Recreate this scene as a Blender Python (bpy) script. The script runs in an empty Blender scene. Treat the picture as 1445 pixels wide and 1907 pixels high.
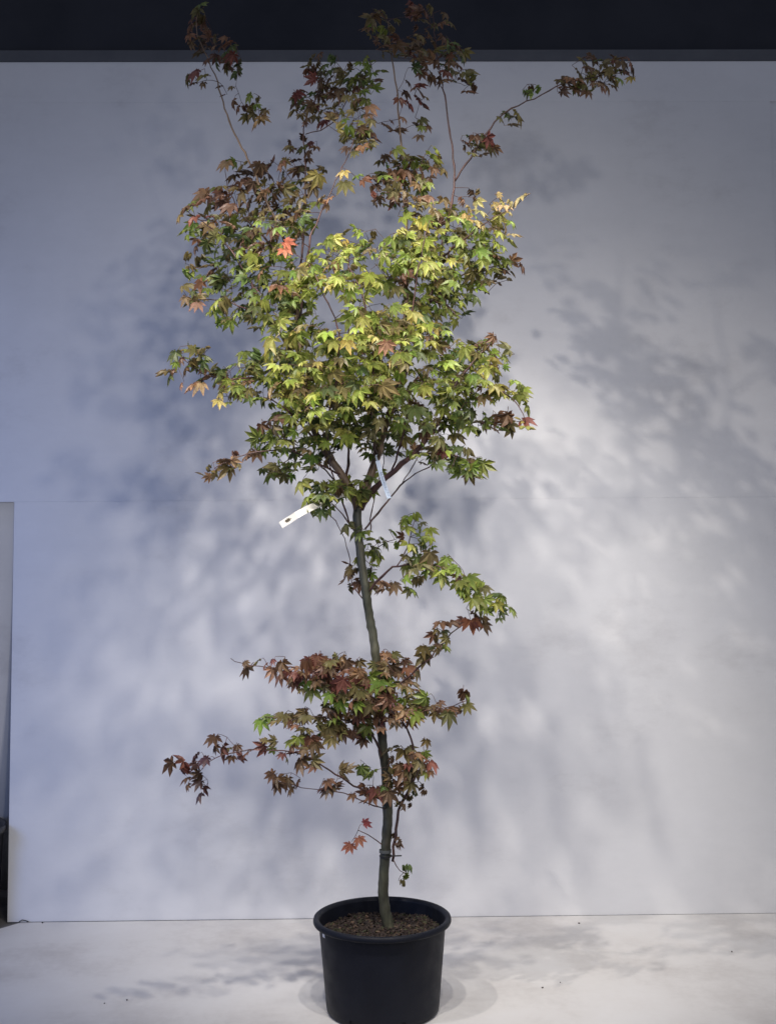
import bpy, math, random
import numpy as np
from mathutils import Vector, Matrix
random.seed(7); rng = np.random.default_rng(7)
R = math.radians
sc = bpy.context.scene
col = sc.collection

# ------------------------------------------------------------------ camera
F_PX, CX, CY = 2000.0, 722.5, 953.5            # lens in pixels of the 1445x1907 photograph
PITCH, ROLL = R(4.0), R(0.45)
CAM = Vector((0.018, -3.20, 1.218))
fwd = Vector((0, math.cos(PITCH), math.sin(PITCH)))
up0 = Vector((0, -math.sin(PITCH), math.cos(PITCH)))
rt0 = Vector((1, 0, 0))
rt = rt0 * math.cos(ROLL) - up0 * math.sin(ROLL)
upv = up0 * math.cos(ROLL) + rt0 * math.sin(ROLL)
cd = bpy.data.cameras.new('camera'); cam = bpy.data.objects.new('camera', cd); col.objects.link(cam)
m3 = Matrix((rt, upv, -fwd)).transposed()
cam.matrix_world = Matrix.Translation(CAM) @ m3.to_4x4()
cd.sensor_fit = 'VERTICAL'; cd.sensor_height = 24.0; cd.lens = 24.0 * F_PX / 1907.0
cd.clip_start = 0.05; cd.clip_end = 100
sc.camera = cam

def at(x, y, Y=0.0):
    """point of the place seen at photograph pixel x,y that stands in the vertical plane Y"""
    d = fwd + rt * ((x - CX) / F_PX) - upv * ((y - CY) / F_PX)
    t = (Y - CAM.y) / d.y
    return CAM + d * t

# ------------------------------------------------------------------ light
w = bpy.data.worlds.new('World'); sc.world = w; w.use_nodes = True
bg = w.node_tree.nodes['Background']
bg.inputs['Color'].default_value = (0.72, 0.78, 1.0, 1); bg.inputs['Strength'].default_value = 0.30

def spot(name, loc, aim, watt, colour, cone, blend, size):
    l = bpy.data.lights.new(name, 'SPOT'); l.energy = watt; l.color = colour
    l.spot_size = R(cone); l.spot_blend = blend; l.shadow_soft_size = size
    o = bpy.data.objects.new(name, l); col.objects.link(o); o.location = loc
    o.rotation_euler = (Vector(aim) - Vector(loc)).to_track_quat('-Z', 'Y').to_euler()
    return o
spot('key_spot', (-1.45, -1.35, 3.25), (0.18, 0.0, 1.60), 165, (1.0, 0.93, 0.86), 56, 0.85, 0.025)
spot('front_spot', (0.50, -3.2, 2.55), (0.10, 0.9, 1.22), 82, (1.0, 0.965, 0.96), 66, 1.0, 0.07)
spot('front_spot', (1.10, -2.9, 2.30), (0.10, 0.9, 1.22), 78, (1.0, 0.965, 0.96), 66, 1.0, 0.07)  # added second front lamp, splits the leaf shadows so they fall fainter
spot('window_glow', (-2.7, -1.5, 1.15), (-1.35, 0.86, 1.0), 98, (0.24, 0.40, 1.0), 95, 1.0, 0.40)
spot('ceiling_spot', (-0.45, -1.75, 3.60), (0.14, 0.0, 1.46), 165, (1.0, 0.95, 0.88), 46, 0.7, 0.05)
spot('ceiling_spot', (0.05, -1.85, 3.62), (0.14, 0.0, 1.46), 125, (1.0, 0.95, 0.88), 46, 0.7, 0.05)  # overhead light divided over added lamps to blend the leaf shadows
spot('ceiling_spot', (0.50, -1.70, 3.60), (0.12, 0.0, 1.46), 145, (1.0, 0.95, 0.90), 46, 0.7, 0.05)

vs = sc.view_settings
vs.view_transform = 'Standard'; vs.look = 'None'; vs.exposure = -0.03; vs.gamma = 1.0; vs.use_curve_mapping = False

# ------------------------------------------------------------------ helpers
def tag(o, label=None, cat=None, group=None, kind=None):
    if label: o['label'] = label
    if cat: o['category'] = cat
    if group: o['group'] = group
    if kind: o['kind'] = kind
    return o

def mesh_obj(name, verts, faces, mat, parent=None, smooth=False):
    me = bpy.data.meshes.new(name); me.from_pydata([tuple(v) for v in verts], [], faces); me.update()
    if mat: me.materials.append(mat)
    if smooth: me.polygons.foreach_set('use_smooth', [True] * len(me.polygons))
    o = bpy.data.objects.new(name, me); col.objects.link(o)
    if parent: o.parent = parent
    return o

def empty(name, loc=(0, 0, 0)):
    o = bpy.data.objects.new(name, None); col.objects.link(o); o.location = loc
    o.empty_display_size = 0.05
    return o

class NT:
    def __init__(s, name):
        s.m = bpy.data.materials.new(name); s.m.use_nodes = True
        s.t = s.m.node_tree; s.n = s.t.nodes; s.b = s.n['Principled BSDF']; s.out = s.n['Material Output']
    def add(s, typ, **kw):
        nd = s.n.new(typ)
        for k, v in kw.items():
            if k in nd.inputs.keys(): nd.inputs[k].default_value = v
            else: setattr(nd, k, v)
        return nd
    def link(s, a, b): s.t.links.new(a, b)
    def noise(s, scale, detail=4, rough=0.6, coord='Object', stretch=None):
        tc = s.add('ShaderNodeTexCoord'); n = s.add('ShaderNodeTexNoise', Scale=scale, Detail=detail, Roughness=rough)
        if stretch:
            mp = s.add('ShaderNodeMapping'); mp.inputs['Scale'].default_value = stretch
            s.link(tc.outputs[coord], mp.inputs['Vector']); s.link(mp.outputs[0], n.inputs['Vector'])
        else: s.link(tc.outputs[coord], n.inputs['Vector'])
        return n.outputs['Fac']
    def ramp(s, fac, stops):
        r = s.add('ShaderNodeValToRGB'); e = r.color_ramp.elements
        while len(e) < len(stops): e.new(0.5)
        for i, (p, c) in enumerate(stops): e[i].position = p; e[i].color = (*c, 1)
        s.link(fac, r.inputs['Fac']); return r.outputs['Color']
    def bump(s, h, strength, dist):
        b = s.add('ShaderNodeBump', Strength=strength, Distance=dist); s.link(h, b.inputs['Height'])
        s.link(b.outputs[0], s.b.inputs['Normal'])

def simple(name, c1, c2, scale, rough, bump=0.0, bdist=0.002, stretch=None, lo=0.35, hi=0.65, bscale=None, spec=0.5):
    t = NT(name); f = t.noise(scale, stretch=stretch)
    t.link(t.ramp(f, [(lo, c1), (hi, c2)]), t.b.inputs['Base Color'])
    t.b.inputs['Roughness'].default_value = rough
    t.b.inputs['Specular IOR Level'].default_value = spec
    if bump: t.bump(t.noise(bscale or scale * 3, stretch=stretch), bump, bdist)
    return t.m

M = {}
t = NT('painted_board')
big = t.noise(1.6, 6, 0.62); sc1 = t.noise(7, 6, 0.75, stretch=(1, 1, 2.2))
m1 = t.add('ShaderNodeMath', operation='MULTIPLY_ADD'); t.link(sc1, m1.inputs[0]); m1.inputs[1].default_value = 0.45; t.link(big, m1.inputs[2])
t.link(t.ramp(m1.outputs[0], [(0.50, (0.60, 0.592, 0.588)), (0.66, (0.68, 0.675, 0.672)), (0.9, (0.72, 0.715, 0.712))]), t.b.inputs['Base Color'])
t.b.inputs['Roughness'].default_value = 0.72; t.b.inputs['Specular IOR Level'].default_value = 0.2
t.bump(t.noise(150, 4), 0.2, 0.0008); M['wall'] = t.m
M['floor'] = NT('white_floor_sheet')
t = M['floor']
big = t.noise(2.2, 5, 0.6); fine = t.noise(38, 4, 0.65)
mx = t.add('ShaderNodeMath', operation='MULTIPLY_ADD'); t.link(fine, mx.inputs[0]); mx.inputs[1].default_value = 0.22; t.link(big, mx.inputs[2])
t.link(t.ramp(mx.outputs[0], [(0.42, (0.53, 0.505, 0.485)), (0.62, (0.645, 0.625, 0.605)), (0.8, (0.68, 0.665, 0.65))]), t.b.inputs['Base Color'])
t.b.inputs['Roughness'].default_value = 0.6; t.b.inputs['Specular IOR Level'].default_value = 0.25
t.bump(t.noise(14, 4), 0.15, 0.002); M['floor'] = t.m
M['concrete'] = simple('grey_concrete', (0.10, 0.095, 0.095), (0.16, 0.155, 0.15), 5, 0.8, 0.3, 0.002)
M['dark_wall'] = simple('dark_painted_wall', (0.026, 0.028, 0.035), (0.036, 0.038, 0.046), 2.5, 0.85, spec=0.15)
M['batten'] = simple('grey_batten', (0.070, 0.074, 0.084), (0.09, 0.094, 0.104), 6, 0.7)
M['pot'] = NT('black_plastic'); t = M['pot']
t.link(t.ramp(t.noise(9, 5), [(0.35, (0.0045, 0.0055, 0.0105)), (0.7, (0.0075, 0.0090, 0.016))]), t.b.inputs['Base Color'])
t.link(t.ramp(t.noise(22, 5), [(0.3, (0.46,) * 3), (0.7, (0.64,) * 3)]), t.b.inputs['Roughness'])
t.b.inputs['Specular IOR Level'].default_value = 0.24
t.bump(t.noise(260, 3), 0.22, 0.0006); M['pot'] = t.m
M['bark'] = NT('grey_green_bark'); t = M['bark']
a = t.noise(20, 6, 0.7, stretch=(1, 1, 0.28)); b_ = t.noise(7, 3, 0.5)
c1 = t.ramp(a, [(0.32, (0.022, 0.019, 0.014)), (0.5, (0.052, 0.054, 0.038)), (0.7, (0.115, 0.115, 0.085))])
mb = t.add('ShaderNodeMix', data_type='RGBA', blend_type='MULTIPLY'); mb.inputs[0].default_value = 1.0
t.link(c1, mb.inputs[6]); t.link(t.ramp(b_, [(0.35, (0.62, 0.66, 0.60)), (0.65, (1.25, 1.15, 1.0))]), mb.inputs[7])
t.link(mb.outputs[2], t.b.inputs['Base Color'])
t.b.inputs['Roughness'].default_value = 0.52
t.bump(t.noise(95, 5, 0.65, stretch=(1, 1, 0.3)), 0.7, 0.003); M['bark'] = t.m
M['limb'] = simple('tan_limb_bark', (0.13, 0.085, 0.052), (0.25, 0.17, 0.11), 30, 0.55, 0.4, 0.0015, stretch=(1, 1, .4))
M['twig'] = simple('red_brown_twig', (0.045, 0.024, 0.020), (0.11, 0.048, 0.038), 25, 0.5, 0.2, 0.0008)
M['tag_white'] = simple('white_tag', (0.66, 0.63, 0.56), (0.72, 0.69, 0.63), 12, 0.45)
M['print'] = simple('brown_print', (0.05, 0.04, 0.025), (0.09, 0.07, 0.04), 60, 0.6)
M['soil'] = simple('dark_soil', (0.014, 0.009, 0.007), (0.045, 0.028, 0.020), 45, 0.9, 0.6, 0.004)
M['tie'] = simple('black_tie', (0.012, 0.012, 0.013), (0.02, 0.02, 0.022), 30, 0.4)
M['sticker'] = simple('white_sticker', (0.7, 0.7, 0.72), (0.8, 0.8, 0.82), 20, 0.5)

def leaf_material(name, source):
    t = NT(name)
    if source == 'object':
        oi = t.add('ShaderNodeObjectInfo'); base = oi.outputs['Color']
    else:
        at_ = t.add('ShaderNodeAttribute'); at_.attribute_name = 'tint'; base = at_.outputs['Color']
    rib = t.add('ShaderNodeAttribute'); rib.attribute_name = 'rib'
    # browner, redder margins and tips; paler rib
    hs = t.add('ShaderNodeMix', data_type='RGBA', blend_type='MULTIPLY'); hs.inputs[0].default_value = 1.0
    t.link(base, hs.inputs[6]); hs.inputs[7].default_value = (0.98, 0.76, 0.76, 1)
    mr = t.add('ShaderNodeMapRange'); t.link(rib.outputs['Fac'], mr.inputs[0])
    mr.inputs[1].default_value = 0.0; mr.inputs[2].default_value = 0.55
    mix = t.add('ShaderNodeMix', data_type='RGBA'); t.link(mr.outputs[0], mix.inputs[0])
    t.link(hs.outputs[2], mix.inputs[6]); t.link(base, mix.inputs[7])
    n = t.noise(55 if source != 'object' else 1.8, 4, 0.6)
    val = t.ramp(n, [(0.3, (0.72,) * 3), (0.7, (1.22,) * 3)])
    mul = t.add('ShaderNodeMix', data_type='RGBA', blend_type='MULTIPLY'); mul.inputs[0].default_value = 1.0
    t.link(mix.outputs[2], mul.inputs[6]); t.link(val, mul.inputs[7])
    fl = t.add('ShaderNodeMix', data_type='RGBA'); fn_ = t.noise(160 if source != 'object' else 4.2, 3, .6)
    fm_ = t.add('ShaderNodeMapRange'); t.link(fn_, fm_.inputs[0]); fm_.inputs[1].default_value = .62; fm_.inputs[2].default_value = .72; fm_.inputs[4].default_value = .75
    t.link(fm_.outputs[0], fl.inputs[0]); t.link(mul.outputs[2], fl.inputs[6]); fl.inputs[7].default_value = (.11, .06, .03, 1)
    c = fl.outputs[2]
    t.link(c, t.b.inputs['Base Color']); t.b.inputs['Roughness'].default_value = 0.42
    t.b.inputs['Specular IOR Level'].default_value = 0.4
    tr = t.add('ShaderNodeBsdfTranslucent'); t.link(c, tr.inputs['Color'])
    ms = t.add('ShaderNodeMixShader'); ms.inputs[0].default_value = 0.28
    t.link(t.b.outputs[0], ms.inputs[1]); t.link(tr.outputs[0], ms.inputs[2]); t.link(ms.outputs[0], t.out.inputs['Surface'])
    return t.m
M['leaf_obj'] = leaf_material('maple_leaf', 'object')
M['leaf_mass'] = leaf_material('maple_leaf_mass', 'attr')

def box(x0, x1, y0, y1, z0, z1):
    v = [(x, y, z) for z in (z0, z1) for y in (y0, y1) for x in (x0, x1)]
    f = [(0, 2, 3, 1), (4, 5, 7, 6), (0, 1, 5, 4), (2, 6, 7, 3), (0, 4, 6, 2), (1, 3, 7, 5)]
    return v, f

def bevel(o, wdt, seg=2):
    b = o.modifiers.new('bevel', 'BEVEL'); b.width = wdt; b.segments = seg; b.limit_method = 'ANGLE'
    return o

# ------------------------------------------------------------------ the setting
WY, WYAW = 0.86, R(0.75)
wall = empty('wall', (0, WY, 0)); wall.rotation_euler = (0, 0, WYAW); tag(wall, kind='structure')
def panel(x0, x1, z0, z1, y=0.0, th=0.018, mat='wall', name='panel'):
    v, f = box(x0, x1, y, y + th, z0, z1)
    return mesh_obj(name, v, f, M[mat], wall)
SEAM, SEAM2, TOP = (at(722, yy, WY).z for yy in (930, 190, 114.5))
XL, XR = at(18, 1700, WY).x, at(1437, 200, WY).x
panel(XL, 2.6, 0.0006, SEAM - 0.0002, 0.0, 0.004)
panel(-2.6, XR, SEAM + 0.0002, SEAM2 - 0.0001, 0.0010)
panel(XR + .0008, 2.6, SEAM + 0.0002, SEAM2 - 0.0001, 0.0060)
panel(-2.6, 2.6, SEAM2 + 0.0001, TOP, 0.0009)
panel(-2.6, 2.6, TOP + 0.001, TOP + 0.046, -0.002, 0.03, 'batten', 'batten')
v, f = box(-4.5, 4.5, 0.03, 0.10, TOP + 0.047, 4.6); mesh_obj('header', v, f, M['dark_wall'], wall)
# sheet that bends away behind the panel's left edge
vv, ff = [], []
for i in range(14):
    z = (SEAM - .0008) * (1 - i / 13.2)
    y = 0.0065 + 0.32 * max(0, (1.45 - z) / 1.4) ** 2.6
    vv += [(-2.6, y, z), (XL + .04, y, z)]
    if i: a = 2 * i; ff.append((a - 2, a - 1, a + 1, a))
o = mesh_obj('backing_sheet', vv, ff, M['wall'], wall, True)
so = o.modifiers.new('thick', 'SOLIDIFY'); so.thickness = 0.002; so.offset = 0
v, f = box(-6, 6, 2.2, 2.3, 0, 4.6); tag(mesh_obj('back_wall', v, f, M['dark_wall']), kind='structure')
v, f = box(-6, 6, -5, 2.2, -0.10, -0.004); tag(mesh_obj('ground', v, f, M['concrete']), kind='structure')
# white floor sheet with its far left corner cut off
poly = [(-1.9, -3.9), (2.7, -3.9), (2.7, 0.895), (XL + .05, 0.838), (XL - .05, 0.70), (XL - .45, 0.30)]
n = len(poly)
vv = [(x, y, 0.0) for x, y in poly] + [(x, y, -0.0035) for x, y in poly]
ff = [tuple(range(n)), tuple(range(2 * n - 1, n - 1, -1))] + [(i, n + i, n + (i + 1) % n, (i + 1) % n) for i in range(n)]
tag(mesh_obj('floor', vv, ff, M['floor']), kind='structure')

# ------------------------------------------------------------------ tubes
def catmull(P, step):
    P = [np.array(p, float) for p in P]; out = []
    for i in range(len(P) - 1):
        p0 = P[max(i - 1, 0)]; p1 = P[i]; p2 = P[i + 1]; p3 = P[min(i + 2, len(P) - 1)]
        k = max(1, int(np.linalg.norm((p2 - p1)[:3]) / step))
        for j in range(k):
            t = j / k
            out.append(0.5 * (2 * p1 + (p2 - p0) * t + (2 * p0 - 5 * p1 + 4 * p2 - p3) * t * t + (3 * p1 - p0 - 3 * p2 + p3) * t ** 3))
    out.append(P[-1]); return out

def tube(pts, rad, sides, V, Fc, bumpy=0.0, cap=True):
    base = len(V); prev = None
    n = len(pts)
    for i in range(n):
        d = np.array(pts[min(i + 1, n - 1)]) - np.array(pts[max(i - 1, 0)])
        d = d / (np.linalg.norm(d) + 1e-9)
        if prev is None: prev = np.cross(d, (0.3, 0.9, 0.1)); prev /= np.linalg.norm(prev)
        u = prev - d * prev.dot(d); u /= (np.linalg.norm(u) + 1e-9); prev = u; v = np.cross(d, u)
        for k in range(sides):
            a = 2 * math.pi * k / sides
            r = rad[i] * (1 + bumpy * random.uniform(-1, 1))
            V.append(tuple(np.array(pts[i]) + (u * math.cos(a) + v * math.sin(a)) * r))
    for i in range(n - 1):
        for k in range(sides):
            a = base + i * sides + k; b = base + i * sides + (k + 1) % sides
            Fc.append((a, b, b + sides, a + sides))
    if cap:
        Fc.append(tuple(base + (n - 1) * sides + k for k in range(sides)))
        Fc.append(tuple(base + k for k in reversed(range(sides))))

# ------------------------------------------------------------------ pot
pot = empty('plant_pot', (-0.008, 0, 0))
tag(pot, 'large round black plastic nursery pot with rolled rim, holding the maple', 'pot')
RZ = 0.276
SEG = 96
def lathe(profile, name, mat, skip=None, parent=None):
    V, Fc = [], []
    for (r, z) in profile:
        for k in range(SEG):
            a = 2 * math.pi * k / SEG; V.append((r * math.cos(a), r * math.sin(a), z))
    for i in range(len(profile) - 1):
        for k in range(SEG):
            if skip and skip(i, k): continue
            k2 = (k + 1) % SEG
            Fc.append((i * SEG + k, i * SEG + k2, (i + 1) * SEG + k2, (i + 1) * SEG + k))
    return mesh_obj(name, V, Fc, mat, parent, True)
notch = set()
for c in (-72, -118, 20, 160, 65, 115):
    k0 = int((c % 360) / 360 * SEG); notch |= {(k0 + j) % SEG for j in range(-1, 2)}
prof = [(0.140, 0.008), (0.150, 0.002), (0.158, 0.003), (0.1620, 0.008), (0.1640, 0.022), (0.1665, 0.05), (0.1725, 0.12), (0.1790, 0.19), (0.1838, 0.243), (0.1840, 0.2445)]
wallp = lathe(prof, 'pot_wall', M['pot'], lambda i, k: i in (1, 2, 3) and k in notch, pot)
inner = [(0.1820, 0.256), (0.177, 0.19), (0.165, 0.06), (0.160, 0.012), (0.0, 0.012)]
lathe(inner, 'pot_lining', M['pot'], None, pot)
rim = [(0.1840, 0.2440), (0.1950, 0.2472), (0.1988, 0.2486), (0.2004, 0.2520), (0.2004, 0.2570), (0.1990, 0.2620), (0.1960, 0.2645), (0.1910, 0.2648), (0.1870, 0.2632), (0.1835, 0.2600), (0.1818, 0.2550)]
lathe(rim, 'rim', M['pot'], None, pot)
# a scrap of white sticker under the rim
V, Fc = [], []
for i in range(5):
    a = R(203 + i * 1.3)
    for z in (0.2285, 0.2395 - 0.001 * (i % 2)):
        rr = 0.1845 if z > .234 else 0.1835
        V.append((rr * math.cos(a), rr * math.sin(a), z))
    if i: Fc.append((2 * i - 2, 2 * i, 2 * i + 1, 2 * i - 1))
mesh_obj('sticker', V, Fc, M['sticker'], pot)

# soil and mulch
V, Fc = [], []
NR, NA = 22, 72
def soil_z(x, y):
    return 0.216 + 0.006 * math.sin(x * 31 + 1) * math.cos(y * 27) + 0.010 * math.exp(-((x - 0.02) ** 2 + (y) ** 2) / 0.003)
for i in range(NR + 1):
    for k in range(NA):
        r = 0.1770 * i / NR; a = 2 * math.pi * k / NA; x, y = r * math.cos(a), r * math.sin(a)
        V.append((x, y, soil_z(x, y) + random.uniform(-.004, .004)))
    if i:
        for k in range(NA):
            k2 = (k + 1) % NA; Fc.append(((i - 1) * NA + k, (i - 1) * NA + k2, i * NA + k2, i * NA + k))
soil_mats = [M['soil']]
for nm, c in (('bark_chip_brown', (0.034, 0.018, 0.013)), ('bark_chip_tan', (0.11, 0.068, 0.042)), ('moss_flake', (0.045, 0.045, 0.018)), ('bark_chip_dark', (0.03, 0.018, 0.015))):
    soil_mats.append(simple(nm, tuple(q * .45 for q in c), tuple(q * .95 for q in c), 60, 0.85, 0.3, 0.001))
fm = [0] * len(Fc)
for i in range(2600):
    r = 0.174 * math.sqrt(random.random()); a = random.uniform(0, 6.283)
    x, y = r * math.cos(a), r * math.sin(a); z = soil_z(x, y) + random.uniform(0.0, 0.007)
    L = random.uniform(.002, .0075); W = L * random.uniform(.3, .7); T = random.uniform(.001, .003)
    mt = Matrix.Translation((x, y, z)) @ Matrix.Rotation(random.uniform(0, 6.28), 4, 'Z') @ Matrix.Rotation(random.gauss(0, .5), 4, 'X') @ Matrix.Rotation(random.gauss(0, .5), 4, 'Y')
    bv, bf = box(-L, L, -W, W, -T, T); b0 = len(V)
    V += [tuple(mt @ Vector((p[0] * random.uniform(.6, 1), p[1] * random.uniform(.5, 1), p[2]))) for p in bv]
    Fc += [tuple(b0 + q for q in f_) for f_ in bf]; fm += [random.choice([1, 1, 1, 1, 2, 3, 3, 4, 4, 4])] * 6
so = mesh_obj('potting_soil', V, Fc, None); so.location.x = -0.008
for mm in soil_mats: so.data.materials.append(mm)
so.data.polygons.foreach_set('material_index', fm)
tag(so, 'dark brown potting soil covered with bark mulch inside the pot', 'soil', kind='stuff')

# ------------------------------------------------------------------ maple: trunk and limbs
tree = empty('maple_tree', tuple(at(725, 1738, 0.0)))
tree.location = (tree.location.x, 0, 0.218)
tag(tree, 'slender young maple with star-shaped green, yellow and reddish leaves growing from the pot', 'tree')
TI = Matrix.Translation(-Vector(tree.location))
def loc(p): return (p[0] - tree.location.x, p[1] - tree.location.y, p[2] - tree.location.z)

NODES, NRAD = [], []      # skeleton the twigs grow from
def branch(pts, mat, sides=7, step=0.02, name='branch', bumpy=0.05, seed=True):
    """pts: (pixel x, pixel y, Y depth, radius mm)"""
    P = [list(at(x, y, Y)) + [r / 1000] for x, y, Y, r in pts]
    C = catmull(P, step); V, Fc = [], []
    wob = 0.0015 if name == 'branch' else 0.0008
    q = [c[:3] + rng.normal(0, wob, 3) * (0 if i in (0, len(C) - 1) else 1) for i, c in enumerate(C)]
    rr = [max(0.0009, c[3]) for c in C]
    if name != 'trunk':      # node swellings
        rr = [r * (1.22 if i % 5 == 3 else 1.0) for i, r in enumerate(rr)]
    if name == 'trunk': rr = [r * .87 * (1 + .05 * math.sin(i * 1.7) * math.sin(i * .61)) for i, r in enumerate(rr)]
    tube([loc(c) for c in q], rr, sides, V, Fc, bumpy)
    o = mesh_obj(name, V, Fc, M[mat], tree, True)
    if seed:
        for c, r in zip(q, rr): NODES.append(c); NRAD.append(r)
    return o

branch([(728, 1748, 0, 24), (725, 1732, 0, 20.5), (719, 1705, 0, 18.5), (714, 1660, 0, 17.5), (717, 1600, 0, 17), (722, 1520, .005, 16.8), (719, 1440, .01, 16.5), (712, 1380, .01, 16.2),
        (707, 1320, .015, 16), (703, 1260, .015, 15.6), (697, 1200, .01, 15.2), (689, 1150, .01, 15), (681, 1100, 0, 14.8), (674, 1050, 0, 14.5), (668, 1000, 0, 14.6), (665, 962, 0, 15), (668, 938, 0, 15.5), (671, 925, 0, 10)],
       'bark', 14, 0.012, 'trunk', 0.035, seed=True)
# left limb
branch([(666, 950, 0, 13), (652, 910, -.01, 12), (637, 885, -.02, 12), (602, 833, -.03, 11), (575, 775, -.03, 9.5), (562, 710, -.02, 8.5), (557, 640, -.01, 7.5), (553, 575, 0, 6.5), (548, 510, .02, 5.5), (532, 455, .03, 4.5), (508, 400, .05, 3.8), (482, 340, .05, 3.2),
        (452, 275, .05, 2.8), (432, 235, .05, 2.5), (416, 190, .05, 2.2), (402, 140, .04, 1.9), (388, 110, .03, 1.6), (370, 70, .03, 1.4), (366, 40, .03, 1.2), (369, 14, .03, 1)], 'limb', 9)
# centre limb
branch([(668, 948, 0, 14), (682, 908, .01, 13), (692, 880, .02, 12.5), (706, 835, .03, 12), (718, 795, .03, 11), (738, 735, .04, 10), (748, 690, .05, 9), (752, 630, .06, 8), (757, 560, .06, 7), (760, 480, .07, 5.5), (756, 400, .08, 4.2), (750, 300, .08, 3), (743, 220, .07, 2.6), (736, 150, .06, 2.2), (728, 100, .05, 1.7), (722, 40, .04, 1.2)], 'limb', 9)
# right limb
branch([(672, 948, 0, 10), (690, 920, -.02, 9), (715, 893, -.05, 8.3), (748, 866, -.08, 7.5), (785, 828, -.10, 6.2), (822, 775, -.12, 5.2), (850, 715, -.12, 4.2), (885, 670, -.12, 3.2), (912, 640, -.12, 2), (918, 618, -.12, 1.2)], 'twig', 8)
branch([(740, 735, .04, 7), (775, 640, .05, 6), (803, 545, .04, 5), (826, 450, .02, 4.2), (840, 380, 0, 3.6), (846, 335, 0, 3.2), (842, 280, 0, 2.8), (834, 220, 0, 2.4), (825, 165, 0, 2), (815, 110, 0, 1.6), (808, 50, 0, 1.2), (806, 25, 0, 1)], 'twig', 7)
branch([(846, 338, 0, 3), (875, 294, -.02, 2.8), (905, 250, -.03, 2.6), (930, 218, -.04, 2.4), (965, 196, -.05, 2.2), (1010, 175, -.06, 2), (1050, 155, -.07, 1.8), (1115, 142, -.07, 1.4), (1165, 132, -.08, 1)], 'twig', 6)
# second order
B = lambda *p, mat='twig', sides=6: branch(list(p), mat, sides)
B((553, 580, 0, 4), (562, 480, .10, 3.5), (567, 390, .15, 3), (569, 300, .16, 2.4), (565, 240, .16, 2), (585, 190, .16, 1.6), (612, 140, .16, 1.2))
B((569, 250, .16, 1.6), (610, 235, .15, 1.6), (640, 200, .14, 1.5), (660, 150, .14, 1.2), (690, 120, .14, 1))
B((556, 620, -.01, 4), (575, 460, -.05, 3), (598, 398, -.06, 2.4), (632, 325, -.06, 1.8), (655, 270, -.05, 1.4), (668, 220, -.05, 1))
B((560, 690, -.02, 5), (510, 600, -.10, 4), (472, 540, -.13, 3.5), (440, 480, -.15, 2.8), (400, 430, -.15, 2), (365, 405, -.16, 1.4), (340, 388, -.16, 1))
B((545, 500, .02, 3.5), (495, 445, .10, 2.8), (450, 400, .14, 2.2), (425, 350, .15, 1.5), (420, 310, .15, 1))
B((512, 605, -.10, 2.5), (460, 575, -.14, 2), (410, 560, -.16, 1.6), (360, 560, -.17, 1))
B((572, 770, -.03, 5), (520, 720, -.10, 3.5), (470, 705, -.16, 2.8), (420, 705, -.20, 2.2), (375, 695, -.22, 1.6), (345, 670, -.22, 1.2), (312, 695, -.23, 1))
B((600, 830, -.03, 4), (560, 790, -.14, 3), (525, 755, -.20, 2.2), (490, 740, -.22, 1.4))
B((640, 888, -.02, 3), (580, 855, -.10, 2.5), (530, 838, -.15, 2), (480, 842, -.18, 1.6), (440, 852, -.20, 1.3), (400, 872, -.22, 1))
B((658, 935, -.01, 3), (615, 885, .05, 2.5), (575, 850, .10, 2), (530, 860, .14, 1.5), (512, 880, .15, 1))
B((655, 985, 0, 2.6), (638, 935, -.04, 2.4), (618, 880, -.06, 2), (606, 840, -.07, 1.6), (600, 780, -.08, 1.2))
B((645, 890, 0, 5), (650, 840, .07, 4), (640, 760, .12, 3.5), (645, 680, .14, 3), (650, 600, .15, 2.5), (648, 520, .13, 2), (650, 450, .12, 1.3))
B((615, 860, -.03, 4), (610, 790, -.16, 3.4), (625, 710, -.22, 3), (630, 620, -.24, 2.4), (600, 540, -.24, 1.8), (575, 490, -.22, 1.2))
B((700, 850, .02, 5), (690, 770, -.12, 4), (695, 690, -.20, 3.4), (690, 620, -.24, 2.6), (670, 540, -.25, 2), (640, 480, -.24, 1.3))
B((740, 730, .04, 4), (745, 660, -.12, 3.2), (765, 590, -.18, 2.6), (775, 520, -.2, 2), (790, 450, -.2, 1.4), (800, 410, -.2, 1))
B((728, 880, -.06, 3), (745, 830, -.1, 2.6), (757, 772, -.14, 2.2), (765, 720, -.16, 1.6), (790, 690, -.17, 1))
B((820, 480, .02, 3.4), (860, 450, -.06, 2.6), (895, 420, -.1, 2), (930, 400, -.12, 1.5), (962, 382, -.12, 1))
B((795, 570, .05, 3.2), (850, 520, .06, 2.6), (900, 500, .05, 2), (965, 492, .05, 1))
B((800, 560, .04, 3), (835, 570, -.08, 2), (850, 590, -.1, 1.2))
B((845, 725, -.12, 3), (890, 720, -.18, 2.4), (935, 730, -.2, 2), (965, 755, -.22, 1.4), (978, 785, -.22, 1))
B((800, 808, -.1, 3), (850, 790, -.02, 2.4), (900, 788, .02, 2), (945, 785, .04, 1.2))
B((770, 845, -.09, 3), (810, 845, -.16, 2.2), (850, 850, -.18, 1.8), (890, 872, -.18, 1.1))
B((680, 985, 0, 3), (712, 945, .03, 2.8), (745, 905, .06, 2.4), (775, 882, .08, 2), (830, 850, .10, 1.4), (865, 830, .1, 1))
B((748, 902, .06, 1.8), (770, 868, .05, 1.5), (785, 840, .05, 1))
B((690, 990, .01, 2), (692, 950, .03, 1.8), (706, 890, .1, 1.6), (720, 840, .14, 1.2))
B((668, 1000, .0, 2.4), (640, 960, -.06, 2), (615, 935, -.08, 1.6), (585, 920, -.1, 1.1))
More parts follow.
